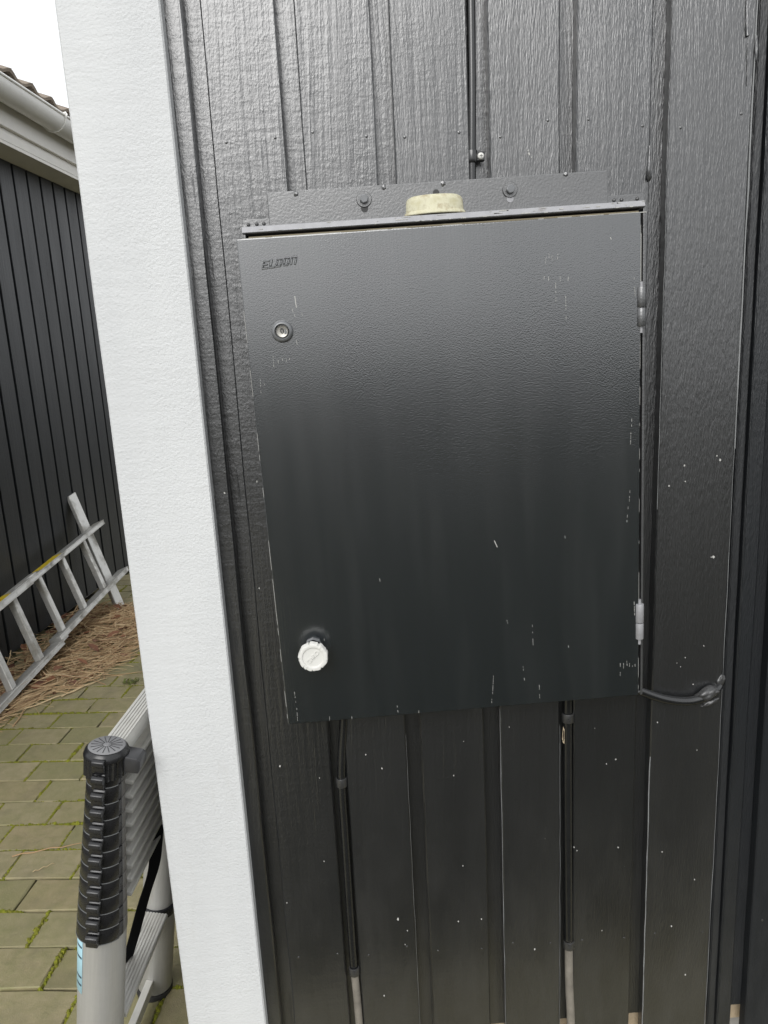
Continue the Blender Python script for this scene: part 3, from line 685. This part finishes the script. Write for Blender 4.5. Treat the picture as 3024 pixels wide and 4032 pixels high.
for i, (x0, z0, x1, z1) in enumerate(LN):
    n = max(1, int(abs(z0 - z1) / .004)) if i != 12 and i != 0 else 1
    for k in range(n):
        if n > 1 and rc.random() < .35: continue
        a, b = k / n, (k + rc.uniform(.4, .95)) / n if n > 1 else 1.0
        ax, az, bx_, bz_ = x0 + (x1 - x0) * a, z0 + (z1 - z0) * a, x0 + (x1 - x0) * b, z0 + (z1 - z0) * b
        hw = rc.uniform(.0002, .00042) if i not in (0, 12, 23) else .0008
        cm.prism([(ax - hw, az), (ax + hw * .6, az + .0004), (bx_ + hw, bz_), (bx_ - hw * .5, bz_ - .0003)], DY - .0004, DY + .0003, 'y')
# worn-through edges
z = -.39
while z < .39:
    l = rc.uniform(.004, .03)
    if rc.random() < (.42 if z < .1 else .2): cm.box(-DW - .0003, -DW + .0010, DY - .0002 + .0012, DY + .004, z, z + l)
    if rc.random() < .45: cm.box(DW - .0006, DW + .0003, DY + .0010, DY + .004, z, z + l)
    z += l
x = -.30
while x < .30:
    l = rc.uniform(.006, .04)
    if rc.random() < .62: cm.box(x, x + l, DY + .0006, DY + .003, DH - .0008, DH + .0003)
    x += l
tag(cm.build('paint_chips', 'chip', door), 'pale scratches and chipped paint', kind='stuff')
# scuffed white primer around the hinges' gap
gp = MB()
for z0, z1, x in ((.300, .372, .3135), (.196, .222, .3125), (.08, .20, .3100), (-.02, .06, .3098), (-.20, -.05, .3096), (.2925, .300, .3105)):
    gp.box(x, x + .0016, -.0462, -.0452, z0, z1)
tag(gp.build('worn_primer', 'chip', cab), 'pale worn edge', kind='stuff')

# ------------------------------------------------------------------ telescopic ladder leaning by the corner
TL = thing('telescopic_ladder', 'collapsed telescopic ladder with black collars leaning beside the white corner board', 'ladder', (-.7044, -.0466, 0), (0, R(8.845), R(-4.03)))
WS = .342
K = 12; zk = lambda k: .850 - .0308 * k; rk = lambda k: .0300 + (.0445 - .0300) * k / (K - 1)
st = MB().lathe([(.0, .02), (.0405, .02), (.0425, .022), (.0425, .495), (0, .495)], 48, 'z').build('stile', 'alu_tube', TL, smooth=40)
MB().lathe([(.0, .0), (.0455, .0), (.0465, .004), (.0455, .030), (.0430, .034), (0, .034)], 32, 'z').build('foot', 'rubber', TL, smooth=40)
MB().lathe([(.0, .496), (.028, .496), (.028, .852), (0, .852)], 24, 'z').build('inner_tube', 'alu_tube', TL, smooth=40)
latch_prof = [(0.004, .0125), (-.0020, .0125), (-.0040, .0085), (-.0120, .0120), (-.0165, .0085), (-.0175, .0010), (-.0130, -.0030), (-.0125, -.0110), (-.0100, -.0150), (.004, -.0150)]
for k in range(K):
    z, r = zk(k) - .006, rk(k)
    c = MB().lathe([(r - .004, z - .0155), (r + .0008, z - .0155), (r + .0014, z - .0145), (r + .0002, z + .0135), (r - .0006, z + .0150), (r - .004, z + .0150)], 36, 'z', (0, 0, 0), 105, 330).build('collar', 'black_plastic', TL, smooth=40)
    MB().lathe([(r - .003, z - .0160), (r + .0017, z - .0160), (r + .0019, z - .0154), (r + .0015, z - .0146), (r - .003, z - .0146)], 30, 'z', (0, 0, 0), 106, 329).build('collar_seam', 'seam_plastic', c, smooth=40)
    MB().lathe([(r - .005, z - .0155), (r - .0008, z - .0155), (r - .0002, z - .0145), (r - .0010, z + .0140), (r - .005, z + .0145)], 16, 'z', (0, 0, 0), 331, 345).build('collar_rib', 'black_plastic', TL, smooth=40)
    MB().lathe([(r - .005, z - .0155), (r - .0015, z - .0155), (r - .0010, z - .0145), (r - .0018, z + .0142), (r - .005, z + .0145)], 16, 'z', (0, 0, 0), 345.5, 385).build('collar_side', 'grey_plastic', TL, smooth=40)
    MB().prism([(p[0] - r, zk(k) + p[1] - .004) for p in latch_prof], -.0105 + .002, .0105 + .002, 'x').build('latch', 'black_plastic', c, smooth=30, bevel=.0012)
# end cap with ribbed rim
cap = MB(); n = 72
for h in (.812, .846):
    for k in range(n):
        g = 2 * math.pi * k / n; rr = .0365 + (.0014 if k % 4 > 1 else -.0012) if 200 < math.degrees(g) < 345 else .0365
        cap.v.append((rr * math.cos(g), rr * math.sin(g), h))
for k in range(n): cap.f.append((k, (k + 1) % n, n + (k + 1) % n, n + k))
cap.f.append(tuple(range(n))[::-1]); cap.f.append(tuple(range(n, 2 * n)))
capo = cap.build('end_cap', 'black_plastic', TL, smooth=25)
MB().lathe([(.0385, .8462), (.0388, .8480), (.0360, .8565), (.0325, .8600), (.0315, .8602), (0, .8602)], 48, 'z').build('cap_shoulder', 'black_plastic', capo, smooth=30)
MB().lathe([(0, .8604), (.0305, .8604), (.0310, .8612), (.0295, .8622), (0, .8626)], 48, 'z').build('cap_disc', 'dusty_plastic', capo, smooth=40)
MB().lathe([(0, .8625), (.0046, .8625), (.0042, .8634), (0, .8635)], 16, 'z').build('cap_boss', 'dusty_plastic', capo, smooth=40)
for k in range(16):
    g = 2 * math.pi * (k + .3) / 16; d_ = Vector((math.cos(g), math.sin(g), 0))
    MB().obar(d_ * .0065 + Vector((0, 0, .86255)), d_ * .0265 + Vector((0, 0, .86245)), (-d_.y, d_.x, 0), .00065, .00035).build('cap_groove', 'black_plastic', capo)
MB().prism([(.024, .819), (.0600, .819), (.0630, .830), (.0625, .843), (.057, .8475), (.030, .8500), (.024, .847)], -.012, .024, 'y').build('release_lever', 'lever_plastic', capo, smooth=30, bevel=.0022)
# far stile
MB().lathe([(0, .018), (.0385, .018), (.0400, .020), (.0400, .232), (0, .232)], 40, 'z', (0, WS, 0)).build('stile', 'alu_tube', TL, smooth=40)
MB().lathe([(0, 0), (.0415, 0), (.0425, .003), (.0420, .015), (.0405, .0175), (0, .0175)], 32, 'z', (0, WS, 0)).build('foot', 'rubber', TL, smooth=40)
MB().lathe([(.030, .2325), (.0415, .2325), (.0422, .235), (.0415, .254), (.0385, .2565), (.030, .2565)], 40, 'z', (0, WS, 0)).build('ring', 'black_plastic', TL, smooth=40)
MB().lathe([(0, .2570), (.0365, .2570), (.0365, .50), (0, .50)], 40, 'z', (0, WS, 0)).build('upper_tube', 'alu_tube', TL, smooth=40)
for k in range(K - 1):
    z, r = zk(k) - .006, rk(k) - .001
    MB().lathe([(r - .004, z - .0153), (r + .0012, z - .0153), (r, z + .0150), (r - .004, z + .0150)], 36, 'z', (0, WS, 0)).build('collar', 'black_plastic', TL, smooth=40)
MB().lathe([(0, .815), (.037, .815), (.038, .846), (.031, .860), (0, .8605)], 40, 'z', (0, WS, 0)).build('end_cap', 'black_plastic', TL, smooth=40)
# rungs, nested one below the other
for k in range(11):
    zt = .8475 - (.0 if k == 0 else .022) - .0298 * max(0, k - 0) + (.0 if k == 0 else .0)
    xl = -.0215 + .000 * k; xr = (.0180 if k == 0 else .0305 + .0005 * k)
    y0, y1 = .043, WS - .036
    m = MB(); web = MB()
    if k == 0:
        m.prism([(xl, zt - .004), (xl + .003, zt), (xr - .001, zt), (xr + .005, zt - .008), (xr + .008, zt - .020), (xl, zt - .020)], y0, y1, 'y')
    else:
        m.prism([(xl, zt), (xr - .0090, zt), (xr - .0075, zt - .0012), (xr - .0012, zt - .0012), (xr, zt - .0025), (xr, zt - .0085), (xr - .0030, zt - .0090), (xl, zt - .0090)], y0 + .004, y1, 'y')
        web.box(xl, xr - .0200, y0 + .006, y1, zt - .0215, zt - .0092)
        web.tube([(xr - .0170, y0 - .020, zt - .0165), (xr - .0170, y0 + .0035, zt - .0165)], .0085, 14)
    ru = m.build('rung', 'alu_rung', TL, smooth=25, bevel=.0007)
    if k: web.build('rung_web', 'alu_shaded', ru, smooth=30)
    if k == 0:
        for i in range(6):
            x = xl + .005 + i * .0058; MB().box(x, x + .0038, y0 + .0005, y1 - .0005, zt + .0002, zt + .0016).build('tread_rib', 'alu_rung', ru)
ru = MB().prism([(-.0225, .2545), (.0340, .2545), (.0355, .2525), (.0355, .2440), (.0290, .2440), (.0230, .2300), (-.0180, .2300), (-.0225, .2420)], .0405, WS - .0405, 'y').build('bottom_rung', 'alu_rung', TL, bevel=.0008)
for i in range(8):
    x = -.0195 + i * .0068; MB().box(x, x + .0045, .0412, WS - .0412, .2548, .2562).build('tread_rib', 'alu_rung', ru)
MB().box(-.0095, .0072, .0405, WS - .0390, .0300, .0650).build('base_bar', 'alu_rung', TL, bevel=.0012)
# carrying strap
sp = smooth_path([(.030, WS * .62, .545), (.031, WS * .60, .505), (.029, WS * .58, .455), (.014, WS * .55, .385), (.000, WS * .5, .30), (-.010, WS * .45, .245), (-.014, WS * .40, .215), (-.016, WS * .32, .235), (-.014, WS * .28, .33), (-.010, WS * .28, .45), (-.006, WS * .28, .545)], 6)
m = MB()
for i, p in enumerate(sp):
    wv = Vector((.35, .94, 0)) * .020
    nrm = Vector((.94, -.35, 0)) * .0008
    for q_ in (-wv - nrm, wv - nrm, wv + nrm, -wv + nrm): m.v.append(tuple(p + q_))
for i in range(len(sp) - 1):
    for k in range(4):
        k2 = (k + 1) % 4; m.f.append((i * 4 + k, i * 4 + k2, i * 4 + 4 + k2, i * 4 + 4 + k))
m.build('strap', 'strap', TL, smooth=50)
MB().lathe([(.0430, .372), (.0433, .3722), (.0433, .5215), (.0430, .5217)], 14, 'z', (0, 0, 0), 185, 240).build('sticker', 'blue', TL, smooth=60)
for z0 in (.470, .405, .388, .447):
    MB().lathe([(.0434, z0), (.0436, z0 + .0002), (.0436, z0 + .004), (.0434, z0 + .0042)], 6, 'z', (0, 0, 0), 214, 238).build('sticker_print', 'dark_print', TL)

# ------------------------------------------------------------------ neighbouring shed
SX = -2.185
shed = thing('shed', 'neighbouring black boarded shed with white eaves and gutter', 'shed', yard((SX, 3.0, 0)), (0, 0, -YAW))
def S(d, y, z): return (d, y - 3.0, z)        # d = out from the wall face towards the house
rs = random.Random(21)
g0 = 3.043 - 19 * .1562
def shed_board(): 
    m = MB(); L = .1562 - .021; n = 10
    for i in range(n + 1):
        z = .035 + (2.598 - .035) * i / n; a, b = rs.uniform(-.0008, .0008), L + rs.uniform(-.0008, .0008)
        for x, y in ((-.020, a), (-.0018, a), (0, a + .0018), (0, b - .0018), (-.0018, b), (-.020, b)): m.v.append((x, y, z))
    for i in range(n):
        for k in range(6): m.f.append((i * 6 + k, i * 6 + (k + 1) % 6, i * 6 + 6 + (k + 1) % 6, i * 6 + 6 + k))
    m.f.append(tuple(range(6))[::-1]); m.f.append(tuple(n * 6 + k for k in range(6))); return m
sbm = [shed_board().mesh('board', 'shed_boards') for _ in range(4)]
for i in range(0, 40):
    y = g0 + i * .1562 + .021
    inst('board', sbm[i % 4], shed, S(rs.uniform(-.0012, .0008), y, 0), (0, 0, 0))
MB().box(-.048, -.0215, -3.0, 3.6, .03, 2.598).build('under_boards', 'dark_in', shed)
MB().box(-1.8, -.050, -3.0, 3.6, 0, 2.75).build('wall_core', 'concrete', shed)
MB().box(-.004, .158, -3.0, 3.6, 2.6005, 2.6160).build('soffit', 'eave_white', shed)
MB().box(.140, .160, -3.0, 3.6, 2.6165, 2.690).build('lower_fascia', 'eave_white', shed, bevel=.003)
MB().box(.1605, .182, -3.0, 3.6, 2.676, 2.865).build('fascia', 'eave_white', shed, bevel=.003)
MB().box(.0, .139, -3.0, 3.6, 2.6165, 2.86).build('eave_filler', 'eave_white', shed)
MB().box(.1385, .1595, -3.0, 3.6, 2.6005, 2.6158).build('soffit_edge', 'eave_white', shed, bevel=.003) if False else None
GC = (.252, 2.828)                             # gutter centre (out, height)
prof = []
for a in range(180, 361, 15): prof.append((GC[0] + .068 * math.cos(R(a)), GC[1] + .074 * math.sin(R(a))))
inn = [(GC[0] + .065 * math.cos(R(a)), GC[1] + .071 * math.sin(R(a))) for a in range(360, 179, -15)]
gut = MB().prism(prof + inn, -3.0, 3.6, 'y').build('gutter', 'gutter', shed, smooth=40)
MB().tube([(GC[0] + .068, -3.0, GC[1] + .002), (GC[0] + .068, 3.6, GC[1] + .002)], .0075, 10).build('gutter_bead', 'gutter', gut, smooth=50)
for yb in (3.09 - 1.4, 3.09 - .7, 3.09, 3.79, 4.5):
    arc = [(GC[0] + .0715 * math.cos(R(a)), yb - 3.0, GC[1] + .0775 * math.sin(R(a))) for a in range(185, 356, 10)]
    m = MB()
    m.tube(arc, .0045, 8)
    m.tube([(GC[0] + .071, yb - 3.0, GC[1] - .01), (GC[0] + .080, yb - 3.0, GC[1] + .006), (GC[0] + .074, yb - 3.0, GC[1] + .017), (GC[0] + .060, yb - 3.0, GC[1] + .012)], .0055, 8)
    m.build('gutter_bracket', 'gutter', gut, smooth=50)
# pantiles: the eaves course one by one, the courses above as one sheet
def tile_mesh():
    m = MB(); n = 12; Wt, Lt, tk = .205, .42, .016
    def zz(u): return .030 * (math.cos(u * 2 * math.pi) * .5 + .5) ** 1.2 - .008
    for row in (0, 1):
        for lay in (0, 1):
            for i in range(n + 1):
                u = i / n; m.v.append((-Lt * row, (u - .5) * Wt * 1.06, zz(u) - tk * lay))
    a = n + 1
    for i in range(n):
        m.f += [(i, i + 1, 2 * a + i + 1, 2 * a + i), (a + i, 3 * a + i, 3 * a + i + 1, a + i + 1), (i, a + i, a + i + 1, i + 1), (2 * a + i, 2 * a + i + 1, 3 * a + i + 1, 3 * a + i)]
    m.f += [(0, 2 * a, 3 * a, a), (n, a + n, 3 * a + n, 2 * a + n)]
    return m
tmr = tile_mesh(); tme = tmr.mesh('roof_tile', 'tile', smooth=50)
PITCH = R(22)
roof = MB().add([(.235, -3.0, 2.868), (.235, 3.6, 2.868), (-1.9, 3.6, 2.868 + 2.135 * math.tan(PITCH)), (-1.9, -3.0, 2.868 + 2.135 * math.tan(PITCH))], [(0, 1, 2, 3)]).build('roof', 'tile', shed)
up_t = MB(); crs = Vector((-math.cos(PITCH), 0, math.sin(PITCH))) * .34
for i in range(32):
    y = -2.9 + i * .205
    for c_ in range(5):
        p = Vector((.262, y, 2.902)) + crs * c_ + Vector((0, 0, rs.uniform(-.003, .003)))
        ro = (rs.uniform(-.012, .012), PITCH - R(2.5), rs.uniform(-.012, .012))
        if c_ == 0: inst('roof_tile', tme, roof, p, ro)
        else:
            mt = Matrix.Translation(p) @ Matrix.Rotation(ro[1], 4, 'Y'); up_t.add([mt @ Vector(v) for v in tmr.v], tmr.f)
tag(up_t.build('roof_tiles', 'tile', roof, smooth=50), 'upper courses of roof tiles', kind='stuff')

# ------------------------------------------------------------------ old aluminium ladder lying on its edge against the shed
G = Vector((-1.81416, 3.00371, 0)); B_ = Vector((-.3564047, .1960568, .9135302)); D_ = Vector((-.00789, -.994614, -.103347)); Nn = Vector((.927245, -.04597, .371622))
AL = thing('extension_ladder', 'old aluminium ladder propped on its edge against the black shed', 'ladder', yard(G), (0, 0, -YAW))
def Q(b, d, n=0.0): return B_ * b + D_ * d + Nn * n
def rail(b0, b1, d0, d1, n0, n1, name='rail'):
    m = MB(); vs = []
    for d in (d0, d1):
        for b, n in ((b0, n0), (b1, n0), (b1, n1), (b0, n1)): vs.append(Q(b, d, n))
    m.add(vs, [(0, 1, 2, 3), (7, 6, 5, 4), (0, 4, 5, 1), (1, 5, 6, 2), (2, 6, 7, 3), (3, 7, 4, 0)]); return m.build(name, 'alu_old', AL, bevel=.003)
rail(.205, .233, -.155, .775, -.075, 0.0); ur = rail(.547, .575, -.105, .815, -.075, 0.0)
rail(.188, .216, .790, 1.74, -.057, .018); ur2 = rail(.547, .583, .835, 1.74, -.057, .018)
for b0, b1, d0, d1, n1 in ((.205, .233, -.155, .775, 0.0), (.547, .575, -.105, .815, 0.0), (.188, .216, .790, 1.74, .018), (.547, .583, .835, 1.74, .018)):
    rail(b0 + .0006, b0 + .0056, d0 + .002, d1 - .002, n1 + .0004, n1 + .0052, 'rail_flange'); rail(b1 - .0056, b1 - .0006, d0 + .002, d1 - .002, n1 + .0004, n1 + .0052, 'rail_flange')
rail(.192, .206, .700, .90, -.050, -.004, 'splice_plate'); rail(.569, .5852, .745, .96, -.052, -.005, 'splice_plate')
for d in (.160, .432, .700): 
    MB().add([Q(b, d + dd * (1 if b < .4 else 1) + (.02 if b > .4 else 0), n) for b in (.2335, .5465) for dd, n in ((-.017, -.046), (.017, -.046), (.017, -.012), (-.017, -.012))], [(0, 1, 2, 3), (7, 6, 5, 4), (0, 4, 5, 1), (1, 5, 6, 2), (2, 6, 7, 3), (3, 7, 4, 0)]).build('rung', 'alu_old', AL, bevel=.004)
for d in (.985, 1.25, 1.52):
    MB().add([Q(b, d + dd + (.02 if b > .4 else 0), n) for b in (.2165, .5465) for dd, n in ((-.018, -.030), (.018, -.030), (.018, .006), (-.018, .006))], [(0, 1, 2, 3), (7, 6, 5, 4), (0, 4, 5, 1), (1, 5, 6, 2), (2, 6, 7, 3), (3, 7, 4, 0)]).build('rung', 'alu_old', AL, bevel=.004)
MB().add([Q(b, dd + (.0 if b > .4 else -.02), n) for b in (0.01, .812) for dd, n in ((-.060, -.102), (.030, -.102), (.030, -.076), (-.060, -.076))], [(0, 1, 2, 3), (7, 6, 5, 4), (0, 4, 5, 1), (1, 5, 6, 2), (2, 6, 7, 3), (3, 7, 4, 0)]).build('stabiliser_bar', 'alu_old', AL, bevel=.005)
for r_, bt, d0, d1, n0, n1 in ((ur, .5752, .44, .70, -.073, -.001), (ur2, .5832, 1.00, 1.22, -.055, .016)):
    MB().add([Q(bt + e, d, n) for e in (0, .0006) for d, n in ((d0, n0), (d0 + .03, n1), (d1, n1), (d1 - .02, n0))], [(0, 1, 2, 3), (7, 6, 5, 4), (0, 4, 5, 1), (1, 5, 6, 2), (2, 6, 7, 3), (3, 7, 4, 0)]).build('warning_sticker', 'yellow', r_)

# ------------------------------------------------------------------ straw and leaves blown against the shed
def lim(y):
    P = [(1.2, -1.95), (1.62, -1.86), (1.8, -1.80), (1.95, -1.66), (2.15, -1.58), (2.45, -1.54), (2.85, -1.62), (3.1, -1.85)]
    if y <= P[0][0]: return P[0][1]
    for (a, b), (c_, d_) in zip(P, P[1:]):
        if y <= c_: return b + (d_ - b) * (y - a) / (c_ - a)
    return P[-1][1]
rl = random.Random(31); straw = MB()
def stem(m, x, y, z, ang, L, r, bow, dz=0.0, seg=5, sides=4):
    pts = []
    for i in range(seg + 1):
        t = i / seg - .5; u = L * t; v_ = bow * (1 - 4 * t * t)
        pts.append((x + math.cos(ang) * u - math.sin(ang) * v_, y + math.sin(ang) * u + math.cos(ang) * v_, z + dz * t + .003 * math.sin(i * 2.1 + x * 90)))
    m.tube(pts, [r * (1 - .55 * i / seg) for i in range(seg + 1)], sides)
n = 0
while n < 1500:
    y = rl.uniform(1.15, 3.05); xm = lim(y); x = -2.16 + (xm + 2.16) * (rl.random() ** .75)
    near = (xm - x)
    z = .006 + rl.random() * min(.045, .012 + near * .11)
    ang = rl.gauss(R(36), R(26)) if rl.random() < .75 else rl.uniform(0, 3.14)
    L = rl.uniform(.06, .34); ex = x + abs(math.cos(ang)) * L / 2
    if x - abs(math.cos(ang)) * L / 2 < -2.17 or ex > xm + .12: continue
    stem(straw, x, y, z, ang, L, rl.choice((.0012, .0016, .0022, .003, .0046)) * rl.uniform(.8, 1.15), rl.gauss(0, .02), rl.gauss(0, .03)); n += 1
tag(straw.build('straw_litter', 'straw', rot=(0, 0, -YAW), smooth=60), 'heap of dry straw and reeds along the shed foot', 'straw', kind='stuff')
leaves = MB()
for _ in range(240):
    y = rl.uniform(1.15, 3.1); xm = lim(y); x = -2.16 + (xm + 2.16) * rl.random(); L = rl.uniform(.015, .045); a = rl.uniform(0, 6.28); z = rl.uniform(.006, .045) if xm - x > .1 else .006
    ax = Vector((math.cos(a), math.sin(a), rl.uniform(-.4, .4))); bx_ = Vector((-math.sin(a), math.cos(a), rl.uniform(-.5, .5))); up_ = Vector((0, 0, 1)); c0 = Vector((x, y, z))
    vs = [c0 - ax * L, c0 - ax * L * .3 + bx_ * L * .5 + up_ * L * .25, c0 + ax * L * .4 + bx_ * L * .38 + up_ * L * .3, c0 + ax * L + up_ * L * .15, c0 + ax * L * .4 - bx_ * L * .38 + up_ * L * .25, c0 - ax * L * .3 - bx_ * L * .5 + up_ * L * .2, c0]
    leaves.add(vs, [(0, 1, 6), (1, 2, 6), (2, 3, 6), (3, 4, 6), (4, 5, 6), (5, 0, 6)])
tag(leaves.build('dead_leaves', 'leaf', rot=(0, 0, -YAW)), 'brown dead leaves caught in the straw', 'leaves', kind='stuff')
def lone(label, a, b, r, bow=.0, group='single straws lying on the paving'):
    a = Vector((*a, 0)); b = Vector((*b, 0)); c0 = (a + b) / 2; d_ = b - a
    m = MB(); stem(m, 0, 0, .005 + r, math.atan2(d_.y, d_.x), d_.length, r, bow, 0, 8, 6)
    o = m.build('straw', 'straw', rot=(0, 0, -YAW), loc=yard(c0), smooth=60); tag(o, label, 'straw', group)
lone('longest straw on the bare paving, left of the ladder collars', (-1.328, .724), (-1.105, .785), .0022, .006)
lone('short thin straw just below the longest straw on the paving', (-1.225, .653), (-1.177, .692), .0012)
lone('thick pale straw at the near edge of the straw heap', (-1.85, 1.679), (-1.607, 1.98), .0040, -.01)
lone('long curved straw reaching from the heap towards the white corner board', (-1.784, 2.076), (-1.38, 2.085), .0026, -.03)
lone('straw lying across the paving at the tip of the heap', (-1.894, 2.143), (-1.716, 1.933), .0030, .004)
lone('pale straw lying parallel beside the thick straw', (-1.70, 1.83), (-1.565, 2.02), .0032, .006)
weed = MB()
for k in range(26):
    a = rl.uniform(0, 6.28); L = rl.uniform(.015, .05); h = rl.uniform(.01, .03); c0 = Vector((rl.gauss(0, .02), rl.gauss(0, .012), -.004)); d_ = Vector((math.cos(a), math.sin(a), 0)); s_ = Vector((-d_.y, d_.x, 0)) * L * .14
    weed.add([c0 - s_ * .5, c0 + s_ * .5, c0 + d_ * L * .5 + s_ + Vector((0, 0, h)), c0 + d_ * L * .5 - s_ + Vector((0, 0, h)), c0 + d_ * L + Vector((0, 0, h * .7))], [(0, 1, 2, 3), (3, 2, 4)])
tag(weed.build('weed', 'green', loc=yard((-1.42, 1.965, 0))), 'small green weed sprouting between pavers near the straw', 'weed')
